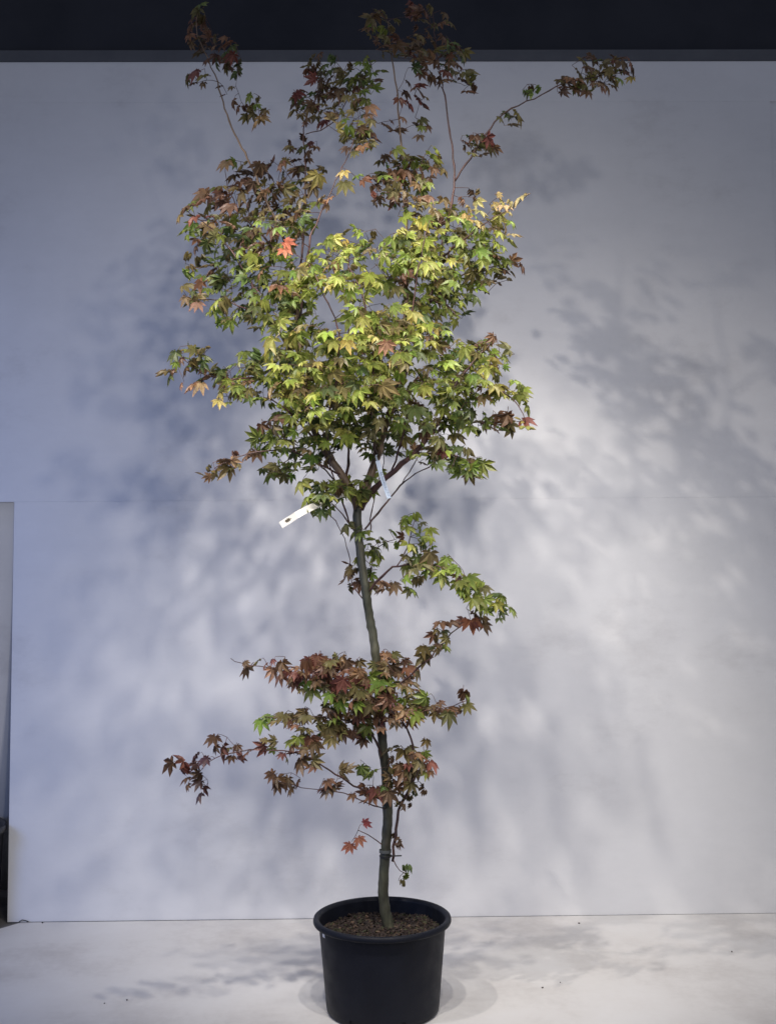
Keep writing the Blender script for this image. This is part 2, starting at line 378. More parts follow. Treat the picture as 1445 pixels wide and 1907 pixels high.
B((690, 1130, .01, 2), (655, 1085, .03, 1.6), (650, 1030, .05, 1.4), (625, 970, .06, 1.3), (600, 950, .06, 1))
# lower branches
B((684, 1105, 0, 4.2), (700, 1085, -.02, 3.6), (722, 1065, -.05, 3.2), (742, 1054, -.07, 2.8), (775, 1050, -.09, 2.5), (815, 1055, -.12, 2.2), (855, 1078, -.14, 1.8), (895, 1108, -.16, 1.5), (930, 1135, -.17, 1.1))
B((738, 1056, -.07, 2), (755, 1030, -.05, 1.8), (765, 1000, -.04, 1.4), (772, 970, -.04, 1))
B((686, 1130, 0, 2), (692, 1060, .05, 1.7), (705, 1020, .07, 1.4), (735, 1005, .08, 1))
B((712, 1300, .01, 4), (735, 1280, -.03, 3.4), (755, 1264, -.06, 3), (790, 1235, -.10, 2.5), (822, 1200, -.12, 2), (850, 1172, -.13, 1.6), (885, 1152, -.14, 1))
B((731, 1604, .0, 4), (736, 1560, -.012, 4.2), (742, 1510, -.018, 4.2), (757, 1482, -.03, 3.9), (768, 1450, -.05, 3.6), (770, 1415, -.06, 3.4), (765, 1375, -.07, 3.2), (748, 1342, -.075, 3), (718, 1315, -.08, 2.8), (685, 1292, -.085, 2.6), (650, 1272, -.09, 2.4), (605, 1255, -.10, 2.1), (555, 1244, -.11, 1.8), (500, 1243, -.12, 1.5), (455, 1236, -.13, 1.2), (430, 1226, -.14, 1))
B((730, 1492, .0, 3.6), (690, 1478, -.04, 3.2), (648, 1455, -.08, 2.8), (605, 1428, -.12, 2.4), (560, 1404, -.15, 2.1), (510, 1398, -.18, 1.8), (455, 1399, -.20, 1.6), (415, 1406, -.22, 1.4), (388, 1420, -.23, 1.1), (370, 1440, -.24, 1))
B((722, 1508, 0, 2), (685, 1495, -.05, 1.8), (640, 1478, -.07, 1.6), (595, 1470, -.08, 1.3), (545, 1465, -.09, 1.1), (510, 1450, -.1, .9))
B((718, 1425, .01, 4), (706, 1395, -.01, 3.5), (694, 1372, -.03, 3.2), (668, 1350, -.05, 2.7), (630, 1338, -.07, 2.2), (585, 1335, -.09, 1.6), (545, 1340, -.1, 1.3), (495, 1335, -.11, 1))
B((745, 1338, -.07, 2.2), (785, 1325, -.10, 1.8), (830, 1318, -.13, 1.4), (870, 1305, -.15, 1))
B((712, 1310, .01, 2.5), (725, 1270, .05, 2), (740, 1235, .07, 1.4), (745, 1222, .07, 1))
B((720, 1580, 0, 2.2), (702, 1566, -.01, 1.8), (684, 1555, -.02, 1.5), (667, 1546, -.03, 1.1))
B((731, 1598, 0, 2), (738, 1612, -.01, 1.5), (746, 1622, -.02, 1.2), (756, 1627, -.02, 1))
B((760, 1482, -.03, 2), (772, 1450, -.08, 1.6), (785, 1425, -.1, 1.3), (800, 1415, -.11, 1))

# ------------------------------------------------------------------ leaves
def leaf_mesh(seed, k, fold, five=False, asym=0.0):
    r = random.Random(seed)
    ang = [-118, -78, -39, 0, 39, 78, 118]; ln = [.36, .70, .93, 1.0, .92, .70, .36]
    if five: ang = [-95, -48, 0, 48, 95]; ln = [.55, .90, 1.0, .90, .55]
    ang = [a + r.uniform(-5, 5) for a in ang]; ln = [l * r.uniform(.9, 1.08) for l in ln]
    V = [(0, 0, 0)]; rib = [1.0]; F = []
    def P(a, rad, off, z, rb):
        x = rad * math.cos(a) - off * math.sin(a); y = rad * math.sin(a) + off * math.cos(a)
        V.append((x, y, z)); rib.append(rb); return len(V) - 1
    sin_ = []
    nl = len(ang)
    for i in range(nl + 1):
        if i == 0: a = R(ang[0] - 24); rad = .12
        elif i == nl: a = R(ang[-1] + 24); rad = .12
        else: a = R((ang[i - 1] + ang[i]) / 2); rad = (.37 if five else .37) * min(ln[i - 1], ln[i]) + .04
        sin_.append(P(a, rad, 0, fold * .1, .35))
    for i in range(nl):
        a = R(ang[i]); l = ln[i]; wd = (.18 if five else .155) * l + .02
        m = P(a, .50 * l, 0, -fold * .10, 1.0)
        lft = P(a, .54 * l, wd, fold * .09, .15); rgt = P(a, .54 * l, -wd, fold * .09, .15)
        tip = P(a + r.uniform(-.1, .1), l, 0, 0, 0.0)
        s0, s1 = sin_[i], sin_[i + 1]
        F += [(0, s0, m), (s0, rgt, m), (rgt, tip, m), (0, m, s1), (m, lft, s1), (m, tip, lft)]
    # bend the blade over a curve: radius r becomes an arc
    out = []
    kx = k
    for (x, y, z) in V:
        rad = math.hypot(x, y)
        kk = kx * (1 + asym * (y + 0.4 * x))
        if rad > 1e-6 and abs(kk) > 1e-3:
            s = math.sin(kk * rad) / kk; h = (1 - math.cos(kk * rad)) / kk
            out.append((x / rad * s, y / rad * s, z - h))
        else: out.append((x, y, z))
    # stalk, three-sided
    b = len(out)
    pl = r.uniform(.28, .5)
    for j, (px, pz) in enumerate(((0.02, 0.0), (-pl * .5, .03), (-pl, -.06))):
        w_ = .016
        for q in range(3):
            a = 2 * math.pi * q / 3; out.append((px, w_ * math.cos(a), pz - 0.012 + w_ * math.sin(a))); rib.append(0.0)
    for j in range(1):
        for q in range(3): F.append((b + q, b + (q + 1) % 3, b + 6 + (q + 1) % 3, b + 6 + q))
    return np.array(out), F, np.array(rib), pl

VARS = []
for i in range(14):
    VARS.append(leaf_mesh(100 + i, random.uniform(.10, .90), random.uniform(.5, 1.2), i % 2 == 1, random.uniform(-.5, .5)))
for i in range(4):       # dry, rolled leaves
    VARS.append(leaf_mesh(200 + i, random.uniform(2.4, 3.6), 2.2, i % 2 == 1, random.uniform(-.8, .8)))
LEAFME = []
for v, f, rb, pl in VARS:
    me = bpy.data.meshes.new('leaf'); me.from_pydata([tuple(p) for p in v], [], f)
    a = me.attributes.new('rib', 'FLOAT', 'POINT'); a.data.foreach_set('value', rb)
    me.materials.append(M['leaf_obj']); LEAFME.append(me)

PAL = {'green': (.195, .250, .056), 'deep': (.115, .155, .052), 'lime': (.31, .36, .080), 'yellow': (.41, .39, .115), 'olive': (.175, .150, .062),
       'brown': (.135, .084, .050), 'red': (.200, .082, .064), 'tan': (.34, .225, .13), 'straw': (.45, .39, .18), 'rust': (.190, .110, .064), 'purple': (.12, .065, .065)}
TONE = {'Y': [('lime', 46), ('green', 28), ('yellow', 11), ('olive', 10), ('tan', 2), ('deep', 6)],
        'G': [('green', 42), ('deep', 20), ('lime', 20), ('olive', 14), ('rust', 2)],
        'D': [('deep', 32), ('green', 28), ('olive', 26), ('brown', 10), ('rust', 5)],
        'B': [('brown', 40), ('olive', 30), ('rust', 16), ('deep', 7), ('red', 5)],
        'O': [('olive', 36), ('brown', 18), ('green', 18), ('rust', 14), ('yellow', 6), ('tan', 5)],
        'R': [('red', 34), ('rust', 32), ('brown', 16), ('olive', 14), ('tan', 6)],
        'L': [('olive', 30), ('green', 22), ('rust', 24), ('tan', 8), ('red', 10), ('yellow', 8)],
        'P': [('straw', 56), ('yellow', 26), ('lime', 14), ('tan', 8)],
        'T': [('tan', 70), ('straw', 20), ('rust', 14)],
        'W': [('olive', 40), ('green', 26), ('rust', 28), ('brown', 8), ('red', 10), ('tan', 8)],
        'V': [('olive', 50), ('brown', 12), ('rust', 22), ('green', 14)],
        'U': [('purple', 60), ('brown', 30)]}
# leaf clusters: px, py, rx, ry, count, tone, depth, depth spread
CL = [
 # tip shoots
 (370, 20, 6, 12, 2, 'O', .03, .02), (368, 62, 22, 30, 8, 'B', .03, .05), (402, 95, 34, 26, 12, 'B', .03, .06), (365, 148, 18, 14, 4, 'B', .02, .04), (432, 122, 14, 24, 5, 'D', .04, .04),
 (418, 165, 14, 14, 2, 'B', .05, .03), (452, 190, 30, 14, 5, 'O', .05, .04), (470, 212, 22, 16, 4, 'O', .05, .04),
 (714, 52, 30, 34, 15, 'L', .04, .05), (712, 90, 14, 14, 3, 'O', .04, .03), (805, 38, 44, 24, 9, 'B', .0, .05), (770, 22, 10, 10, 2, 'R', .0, .03), (800, 92, 62, 26, 22, 'B', 0, .08), (815, 132, 44, 22, 13, 'B', 0, .07), (870, 155, 22, 22, 5, 'O', 0, .05), (772, 178, 30, 26, 8, 'B', .02, .06),
 (845, 100, 24, 18, 7, 'D', 0, .05),
 (600, 128, 34, 26, 15, 'B', .16, .07), (672, 140, 40, 32, 18, 'D', .14, .07), (582, 200, 42, 34, 20, 'B', .16, .08), (620, 165, 26, 22, 10, 'B', .15, .06), (655, 215, 38, 40, 20, 'O', .02, .08), (670, 265, 30, 30, 12, 'O', -.03, .07), (562, 272, 26, 16, 6, 'B', .16, .05),
 (735, 235, 26, 20, 4, 'T', .06, .05), (782, 240, 16, 18, 4, 'O', .05, .04), (655, 335, 26, 22, 4, 'L', -.06, .04),
 (745, 310, 48, 32, 20, 'O', .08, .1), (725, 355, 42, 32, 20, 'B', .1, .1), (790, 310, 36, 28, 13, 'O', .04, .08), (765, 355, 40, 32, 18, 'O', .02, .1), (815, 290, 10, 10, 2, 'Y', 0, .03),
 (895, 272, 34, 18, 10, 'B', -.03, .05), (880, 262, 16, 10, 3, 'B', -.03, .04), (995, 172, 16, 10, 3, 'D', -.06, .03), (945, 222, 20, 12, 3, 'B', -.04, .03), (1060, 160, 26, 14, 6, 'B', -.07, .04), (1105, 150, 44, 26, 17, 'O', -.07, .07), (1150, 132, 32, 22, 11, 'O', -.08, .06), (1095, 112, 20, 8, 3, 'B', -.07, .04), (1145, 105, 14, 8, 2, 'B', -.08, .03), (968, 215, 6, 10, 1, 'O', -.05, .02),
 # upper left
 (490, 330, 62, 30, 20, 'B', .08, .12), (435, 375, 66, 36, 24, 'O', .1, .14), (505, 385, 60, 36, 28, 'O', .05, .14), (428, 305, 12, 10, 2, 'O', .1, .03), (385, 385, 40, 26, 9, 'O', -.1, .1), (342, 392, 14, 10, 2, 'B', -.16, .03), (560, 320, 42, 26, 10, 'O', .14, .07), (562, 368, 30, 24, 7, 'O', .14, .07), (605, 375, 14, 14, 3, 'T', -.06, .03),
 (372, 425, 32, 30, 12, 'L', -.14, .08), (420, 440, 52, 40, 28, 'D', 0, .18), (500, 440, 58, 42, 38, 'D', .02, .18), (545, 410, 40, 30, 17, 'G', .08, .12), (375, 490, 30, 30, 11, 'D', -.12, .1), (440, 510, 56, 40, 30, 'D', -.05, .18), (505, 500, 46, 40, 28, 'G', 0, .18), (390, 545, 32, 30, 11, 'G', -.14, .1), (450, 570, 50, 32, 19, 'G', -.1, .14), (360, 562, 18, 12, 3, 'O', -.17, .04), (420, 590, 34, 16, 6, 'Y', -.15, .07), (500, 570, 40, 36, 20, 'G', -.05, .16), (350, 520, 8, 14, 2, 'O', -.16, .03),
 # upper right
 (800, 395, 44, 26, 17, 'O', .0, .12), (845, 420, 50, 34, 22, 'Y', -.03, .14), (910, 400, 44, 32, 12, 'P', -.1, .08), (945, 375, 26, 18, 5, 'P', -.12, .05), (940, 425, 26, 24, 7, 'P', -.1, .06), (875, 365, 24, 14, 4, 'B', 0, .05), (780, 430, 40, 30, 16, 'Y', -.1, .14), (760, 480, 50, 40, 30, 'Y', -.08, .2), (820, 480, 56, 40, 38, 'Y', -.06, .2), (890, 460, 46, 36, 26, 'G', -.03, .14), (910, 500, 40, 28, 18, 'D', .04, .1), (950, 494, 26, 12, 6, 'L', .05, .05), (800, 540, 52, 40, 34, 'Y', -.05, .2), (860, 530, 40, 30, 18, 'G', 0, .14), (840, 580, 30, 24, 12, 'G', -.08, .1), (780, 590, 40, 30, 20, 'G', 0, .16), (895, 535, 20, 20, 6, 'G', 0, .08),
 # centre
 (650, 445, 34, 22, 9, 'Y', -.1, .14), (610, 470, 36, 26, 12, 'Y', -.12, .14), (655, 490, 50, 36, 22, 'Y', -.1, .2), (590, 515, 46, 36, 26, 'Y', -.16, .16), (660, 545, 54, 36, 28, 'Y', -.14, .2), (720, 520, 40, 30, 16, 'L', .0, .14), (570, 580, 50, 36, 28, 'G', -.05, .2), (540, 540, 36, 34, 20, 'G', .0, .18), (700, 460, 24, 26, 7, 'O', .03, .1), (640, 590, 30, 20, 5, 'D', .1, .1), (735, 600, 60, 36, 36, 'Y', -.14, .2), (680, 610, 50, 36, 28, 'Y', -.16, .2),
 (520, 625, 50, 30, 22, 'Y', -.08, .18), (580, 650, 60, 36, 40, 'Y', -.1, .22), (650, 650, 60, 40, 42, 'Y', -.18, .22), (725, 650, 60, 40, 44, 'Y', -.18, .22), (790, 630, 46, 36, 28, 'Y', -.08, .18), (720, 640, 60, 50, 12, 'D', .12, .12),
 # left middle
 (490, 680, 46, 34, 26, 'Y', -.14, .14), (545, 700, 50, 40, 34, 'Y', -.1, .2), (440, 700, 40, 26, 16, 'G', -.18, .1), (425, 735, 26, 22, 7, 'O', -.2, .06), (475, 728, 44, 20, 16, 'Y', -.18, .1), (352, 665, 34, 22, 17, 'D', -.22, .06), (318, 695, 16, 8, 3, 'D', -.23, .03), (355, 716, 26, 8, 3, 'T', -.22, .03), (395, 700, 26, 16, 7, 'O', -.2, .06),
 # middle
 (600, 715, 60, 40, 42, 'Y', -.14, .22), (670, 715, 60, 40, 42, 'Y', -.18, .22), (740, 715, 56, 40, 36, 'Y', -.16, .22), (600, 765, 56, 34, 32, 'Y', -.12, .2), (660, 765, 50, 36, 26, 'G', -.1, .2), (735, 765, 48, 36, 24, 'G', -.12, .2), (540, 755, 36, 26, 16, 'Y', -.16, .12),
 (830, 660, 40, 30, 18, 'G', -.1, .14), (870, 690, 46, 36, 24, 'Y', -.12, .14), (815, 715, 40, 34, 22, 'Y', -.14, .16), (910, 655, 34, 34, 16, 'O', -.12, .08), (925, 680, 24, 24, 8, 'Y', -.14, .08), (900, 730, 44, 22, 17, 'Y', -.16, .1), (950, 728, 30, 18, 9, 'Y', -.2, .06), (978, 748, 14, 14, 3, 'G', -.21, .04), (974, 792, 12, 12, 3, 'L', -.22, .03), (850, 750, 40, 30, 17, 'G', -.14, .14), (905, 635, 14, 12, 4, 'B', -.12, .03),
 # low canopy
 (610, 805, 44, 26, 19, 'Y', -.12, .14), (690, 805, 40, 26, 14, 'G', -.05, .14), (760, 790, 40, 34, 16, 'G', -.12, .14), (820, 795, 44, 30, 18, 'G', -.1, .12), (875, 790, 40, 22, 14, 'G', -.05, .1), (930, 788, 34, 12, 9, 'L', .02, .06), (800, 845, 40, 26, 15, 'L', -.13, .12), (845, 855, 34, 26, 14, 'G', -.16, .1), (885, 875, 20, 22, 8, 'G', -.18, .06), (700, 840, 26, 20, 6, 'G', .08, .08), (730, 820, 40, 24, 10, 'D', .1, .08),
 (515, 795, 28, 20, 9, 'L', -.15, .08), (500, 825, 34, 22, 12, 'G', -.16, .08), (545, 825, 26, 20, 9, 'G', -.14, .1), (515, 875, 32, 20, 13, 'G', .12, .06), (458, 845, 20, 10, 4, 'R', -.18, .04), (432, 862, 16, 14, 4, 'O', -.2, .04), (400, 880, 28, 12, 5, 'O', -.22, .04), (580, 850, 34, 24, 13, 'G', -.1, .1), (570, 900, 14, 10, 2, 'G', -.1, .04), (605, 915, 40, 20, 14, 'G', -.1, .07), (590, 945, 34, 14, 8, 'G', -.1, .06), (650, 908, 26, 14, 7, 'G', -.06, .06), (680, 920, 16, 12, 4, 'G', -.06, .04), (672, 992, 14, 8, 3, 'G', -.05, .03), (700, 890, 12, 14, 2, 'G', .02, .04), (645, 985, 6, 12, 1, 'D', -.04, .02),
 # right arching branch
 (772, 975, 18, 16, 6, 'G', -.04, .04), (700, 1015, 22, 12, 4, 'G', .06, .05), (735, 1005, 18, 16, 4, 'G', .06, .04), (790, 1000, 14, 18, 4, 'Y', -.06, .04), (780, 1030, 30, 16, 8, 'G', -.08, .05), (775, 1065, 26, 22, 9, 'G', -.1, .06), (815, 1055, 30, 20, 9, 'G', -.12, .06), (845, 1075, 26, 16, 8, 'G', -.13, .05), (880, 1095, 26, 16, 8, 'G', -.15, .05), (905, 1118, 28, 20, 10, 'G', -.16, .06), (938, 1135, 18, 22, 6, 'G', -.17, .04), (885, 1158, 28, 14, 5, 'R', -.14, .04), (768, 1100, 12, 8, 2, 'D', -.08, .03),
 (830, 1170, 24, 12, 4, 'B', -.13, .04), (815, 1200, 20, 18, 6, 'O', -.12, .04), (795, 1218, 12, 12, 3, 'O', -.11, .03), (655, 1050, 14, 18, 4, 'O', .05, .04), (655, 1085, 16, 18, 5, 'O', .04, .04), (690, 1045, 14, 26, 5, 'G', .06, .04), (715, 1092, 22, 10, 5, 'T', .02, .04), (694, 1080, 10, 12, 2, 'O', .04, .03),
 # lower branches
 (470, 1242, 16, 12, 3, 'O', -.13, .03), (508, 1240, 18, 14, 4, 'R', -.12, .03), (545, 1262, 22, 16, 5, 'R', -.11, .04), (580, 1250, 40, 24, 13, 'R', -.1, .06), (610, 1235, 36, 14, 10, 'L', -.08, .06), (595, 1282, 34, 18, 9, 'L', -.1, .05), (640, 1262, 40, 28, 18, 'R', -.08, .07), (690, 1258, 34, 26, 12, 'L', -.02, .07), (735, 1235, 32, 16, 9, 'G', .06, .05), (750, 1260, 34, 22, 12, 'O', .02, .07), (690, 1295, 40, 24, 16, 'L', -.07, .06), (750, 1300, 38, 24, 15, 'L', -.06, .06), (640, 1315, 40, 22, 14, 'G', -.07, .06), (700, 1330, 34, 20, 11, 'L', -.06, .05), (755, 1335, 34, 16, 10, 'T', -.08, .05), (770, 1318, 30, 16, 7, 'L', -.1, .05),
 (660, 1355, 50, 20, 16, 'G', -.05, .06), (600, 1365, 40, 22, 11, 'O', -.07, .05), (615, 1335, 24, 16, 6, 'O', -.08, .05), (495, 1342, 16, 8, 3, 'O', -.11, .03), (545, 1342, 26, 14, 5, 'O', -.1, .04), (565, 1330, 14, 10, 2, 'O', -.1, .03), (670, 1375, 12, 8, 2, 'G', -.04, .03), (815, 1325, 18, 12, 4, 'O', -.12, .04), (835, 1322, 22, 16, 4, 'O', -.13, .04), (866, 1308, 14, 12, 3, 'O', -.15, .03),
 (400, 1385, 12, 10, 2, 'R', -.22, .03), (435, 1400, 24, 14, 5, 'R', -.2, .04), (500, 1388, 14, 14, 3, 'O', -.18, .03), (490, 1400, 10, 10, 1, 'R', -.18, .02), (545, 1405, 26, 10, 4, 'R', -.15, .03), (570, 1420, 20, 12, 4, 'O', -.14, .03), (565, 1385, 30, 12, 5, 'O', -.12, .04), (335, 1425, 22, 10, 3, 'R', -.24, .03), (365, 1420, 18, 12, 3, 'U', -.23, .03), (360, 1452, 22, 16, 4, 'U', -.24, .03), (372, 1478, 14, 10, 2, 'U', -.24, .02),
 (512, 1450, 12, 10, 2, 'B', -.1, .02), (538, 1464, 20, 10, 4, 'R', -.09, .03), (600, 1470, 10, 8, 2, 'R', -.08, .02), (625, 1462, 16, 10, 3, 'R', -.08, .03), (642, 1435, 10, 8, 2, 'O', -.08, .02), (680, 1440, 16, 10, 3, 'D', -.05, .03), (690, 1480, 22, 14, 5, 'R', -.04, .03), (660, 1490, 8, 8, 1, 'R', -.05, .02),
 (745, 1450, 30, 22, 11, 'O', -.04, .05), (785, 1425, 26, 24, 11, 'G', -.1, .05), (765, 1405, 16, 16, 4, 'G', -.07, .04), (730, 1475, 20, 12, 5, 'D', -.03, .04), (785, 1380, 10, 8, 1, 'G', -.1, .02), (762, 1500, 20, 10, 4, 'O', -.03, .03), (785, 1475, 14, 10, 3, 'D', -.06, .03), (742, 1565, 12, 10, 3, 'O', -.02, .02), (758, 1612, 8, 6, 2, 'D', -.02, .02), (758, 1640, 8, 6, 2, 'D', -.02, .02), (733, 1400, 10, 20, 2, 'O', -.03, .03),
]
GAPS = [(608, 572, 26, 26), (690, 492, 16, 16), (712, 425, 18, 26), (700, 565, 18, 14), (880, 615, 40, 22), (470, 640, 26, 18), (780, 672, 12, 10), (640, 615, 14, 12), (560, 480, 14, 14), (700, 862, 20, 14), (790, 745, 14, 12), (600, 670, 12, 10)]
DRY = {(975, 792), (758, 1612), (758, 1640), (785, 1475), (762, 1500), (875, 365), (742, 1565), (995, 172)}
LEAVES = []           # base point, x axis, normal, scale, variant, colour
def put(px, py, Y, tone=None, colour=None, s=None, nrm=None, xd=None, var=None):
    C = np.array(at(px, py, Y))
    axis = np.array([at(690, py, 0.02).x, 0.02, C[2]])
    outw = C - axis; outw[2] = 0; outw /= (np.linalg.norm(outw) + 1e-6)
    nz = np.array([0, -.42, .70]) + outw * .30 + rng.normal(0, .42, 3) if nrm is None else np.array(nrm, float)
    nz /= np.linalg.norm(nz)
    xd_ = outw * .55 + np.array([0, -.25, -.62]) + rng.normal(0, .48, 3) if xd is None else np.array(xd, float)
    xd_ = xd_ - nz * xd_.dot(nz); xd_ /= np.linalg.norm(xd_)
    s = s or float(np.clip(rng.normal(.0385, .0085), .022, .060)) * (.92 if py < 300 else 1)
    if var is None: var = (int(rng.integers(0, 7)) * 2 + int(rng.random() < (.25 if py > 1180 else .5))) if rng.random() > .07 else int(rng.integers(14, 18))
    if colour is None:
        nm = random.choices([a for a, _ in TONE[tone]], [b for _, b in TONE[tone]])[0]
        c = np.array(PAL[nm]) * rng.uniform(.78, 1.25) * rng.uniform(.9, 1.1, 3)
    else: c = np.array(colour)
    k = .28 * s
    LEAVES.append([C - xd_ * k, xd_, nz, s, var, c])
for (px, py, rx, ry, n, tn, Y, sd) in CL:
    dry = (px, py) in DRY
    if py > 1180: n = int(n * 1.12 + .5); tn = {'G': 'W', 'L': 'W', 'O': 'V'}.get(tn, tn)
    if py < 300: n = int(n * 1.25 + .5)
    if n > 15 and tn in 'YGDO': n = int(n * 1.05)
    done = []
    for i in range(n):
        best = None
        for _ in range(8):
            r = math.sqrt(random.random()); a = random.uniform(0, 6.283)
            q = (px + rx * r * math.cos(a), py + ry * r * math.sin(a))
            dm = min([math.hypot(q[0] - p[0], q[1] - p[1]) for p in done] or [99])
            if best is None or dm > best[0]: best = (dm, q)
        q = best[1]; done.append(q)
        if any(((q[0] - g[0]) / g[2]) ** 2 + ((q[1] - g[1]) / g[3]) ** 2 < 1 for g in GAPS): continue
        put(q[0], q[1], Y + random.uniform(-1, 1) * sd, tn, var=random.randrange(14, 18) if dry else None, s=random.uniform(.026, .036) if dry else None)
# a few leaves that stand out by themselves
put(538, 452, -.24, colour=(.62, .25, .16), s=.038, nrm=(-.1, -.9, .35), xd=(.75, -.1, -.15), var=2)
put(530, 470, -.25, colour=(.66, .30, .19), s=.036, nrm=(.1, -.85, .5), xd=(.1, -.1, -.9), var=5)
put(683, 1532, -.02, colour=(.36, .10, .10), s=.030, nrm=(0, -.8, .5), xd=(.6, 0, .2), var=4)
put(670, 1566, -.03, colour=(.36, .16, .10), s=.034, nrm=(0, -.8, .5), xd=(.4, -.3, -.6), var=6)
put(650, 1578, -.03, colour=(.36, .15, .10), s=.036, nrm=(.1, -.8, .5), xd=(-.3, -.2, -.6), var=8)
put(878, 1163, -.16, colour=(.20, .085, .045), s=.052, nrm=(0, -.75, .6), xd=(.1, -.3, -.8), var=1)
put(775, 768, -.34, colour=(.075, .10, .03), s=.056, nrm=(0, -.7, .6), xd=(.2, -.2, -.7), var=0)
put(358, 563, -.17, colour=(.14, .13, .045), s=.042, nrm=(-.1, -.8, .5), xd=(-.2, -.2, -.7), var=6)
put(489, 222, .04, colour=(.24, .16, .06), s=.040, nrm=(.1, -.8, .4), xd=(.3, -.1, -.7), var=10)

# ------------------------------------------------------------------ twigs reach every leaf
stalk = [L[0] - L[1] * (VARS[L[4]][3] * L[3]) - L[2] * .06 * L[3] for L in LEAVES]
stalk = np.array(stalk); NB = len(NODES)
cap = NB + len(stalk) * 12
X = np.zeros((cap, 3)); X[:NB] = NODES; cnt = NB
RAD = np.zeros(cap); RAD[:NB] = NRAD
dmin = np.full(len(stalk), 1e9); near = np.zeros(len(stalk), int)
for i in range(len(stalk)):
    d = np.linalg.norm(X[:NB] - stalk[i], axis=1) + RAD[:NB] * 2.0; near[i] = d.argmin(); dmin[i] = d.min()
todo = np.ones(len(stalk), bool); TV, TF = [], []
for it in range(len(stalk)):
    i = int(np.where(todo, dmin, 1e9).argmin()); todo[i] = False
    a = X[near[i]]; b = stalk[i]; L = np.linalg.norm(b - a)
    if L < 0.004: continue
    k = max(2, int(L / .018)); pts = []
    sag = np.array([0, 0, 1.0]) * L * .05 + rng.normal(0, .05, 3) * L
    for j in range(k + 1):
        t_ = j / k; pts.append(a + (b - a) * t_ + sag * 4 * t_ * (1 - t_) * .5)
    r0 = min(RAD[near[i]] * .8, .0009 + L * .006); r1 = .00065
    tube([loc(p) for p in pts], [r0 + (r1 - r0) * j / k for j in range(k + 1)], 4, TV, TF, 0, False)
    new = np.array(pts[1:]); s0 = cnt; X[s0:s0 + k] = new; RAD[s0:s0 + k] = .0011; cnt += k
    idx = np.where(todo)[0]
    if len(idx):
        dd = np.linalg.norm(stalk[idx][:, None, :] - new[None], axis=2) + .006
        m = dd.min(1); am = dd.argmin(1); up_ = m < dmin[idx]
        dmin[idx[up_]] = m[up_]; near[idx[up_]] = s0 + am[up_]
tw = mesh_obj('twigs', TV, TF, M['twig'], tree, True); tag(tw, kind='stuff')

# ------------------------------------------------------------------ 300 leaves one by one, the rest as one mass
view = np.array(CAM)
def score(L):
    d = view - L[0]; dist = np.linalg.norm(d); d /= dist
    return L[3] ** 2 * (abs(L[2].dot(d)) + .15) * (1.0 - 1.6 * L[0][1]) / dist ** 2
order = sorted(range(len(LEAVES)), key=lambda i: (-score(LEAVES[i]) if i < len(LEAVES) - 9 else -1))
single = set(order[:300])
FV, FF, FR, FT = [], [], [], []
for i, (p, x, z, s, var, c) in enumerate(LEAVES):
    y = np.cross(z, x)
    if i in single:
        o = bpy.data.objects.new('leaf', LEAFME[var]); col.objects.link(o); o.parent = tree
        mt = Matrix(((x[0] * s, y[0] * s, z[0] * s, p[0]), (x[1] * s, y[1] * s, z[1] * s, p[1]), (x[2] * s, y[2] * s, z[2] * s, p[2]), (0, 0, 0, 1)))
        o.matrix_basis = TI @ mt; o.color = (*c, 1)
    else:
        v, f, rb, pl = VARS[var]
        wv = p + s * (v[:, :1] * x + v[:, 1:2] * y + v[:, 2:3] * z) - np.array(tree.location)
        b = len(FV); FV += [tuple(q) for q in wv]; FF += [tuple(b + q for q in t_) for t_ in f]
        FR += list(rb); FT += [(*c, 1.0)] * len(v)
fo = mesh_obj('foliage', FV, FF, M['leaf_mass'], tree); tag(fo, kind='stuff')
a = fo.data.attributes.new('rib', 'FLOAT', 'POINT'); a.data.foreach_set('value', FR)
a = fo.data.attributes.new('tint', 'FLOAT_COLOR', 'POINT'); a.data.foreach_set('color', np.array(FT).ravel())
print('leaves', len(LEAVES), 'twig faces', len(TF))

# ------------------------------------------------------------------ tags and ties
def strip(name, pts, width, mat, parent=None, thick=0.0006, facing=(0, -1, 0.1)):
    """flat band along pts, its face turned to 'facing'"""
    C = [np.array(c) for c in catmull([list(p) for p in pts], 0.01)]; V, Fc = [], []
    fn = np.array(facing, float); fn /= np.linalg.norm(fn)
    for i, c in enumerate(C):
        d = C[min(i + 1, len(C) - 1)] - C[max(i - 1, 0)]; d /= np.linalg.norm(d)
        s_ = np.cross(d, fn); s_ /= np.linalg.norm(s_); nn = np.cross(s_, d)
        for e in (-1, 1):
            for q in (0, 1): V.append(tuple(c + s_ * e * width / 2 - nn * thick * q))
        if i:
            a = 4 * (i - 1); b = 4 * i
            Fc += [(a, b, b + 2, a + 2), (a + 1, a + 3, b + 3, b + 1), (a, a + 1, b + 1, b), (a + 2, b + 2, b + 3, a + 3)]
    n_ = len(V); Fc += [(0, 2, 3, 1), (n_ - 4, n_ - 3, n_ - 1, n_ - 2)]
    return mesh_obj(name, V, Fc, mat, parent)
def ring(name, centre, axis, r, w_, mat, parent):
    ax = Vector(axis).normalized(); u = ax.orthogonal().normalized(); v = ax.cross(u); V, Fc = [], []
    c = Vector(centre)
    for k in range(20):
        a = 2 * math.pi * k / 20; d = u * math.cos(a) + v * math.sin(a)
        for e, rr in ((-1, r), (1, r), (1, r + .0008), (-1, r + .0008)): V.append(tuple(c + d * rr + ax * e * w_ / 2))
    for k in range(20):
        a = 4 * k; b = 4 * ((k + 1) % 20)
        for q in range(4): Fc.append((a + q, a + (q + 1) % 4, b + (q + 1) % 4, b + q))
    return mesh_obj(name, V, Fc, mat, parent)
TY = -.175
tg = empty('plant_tag', tuple(at(540, 966, TY)))
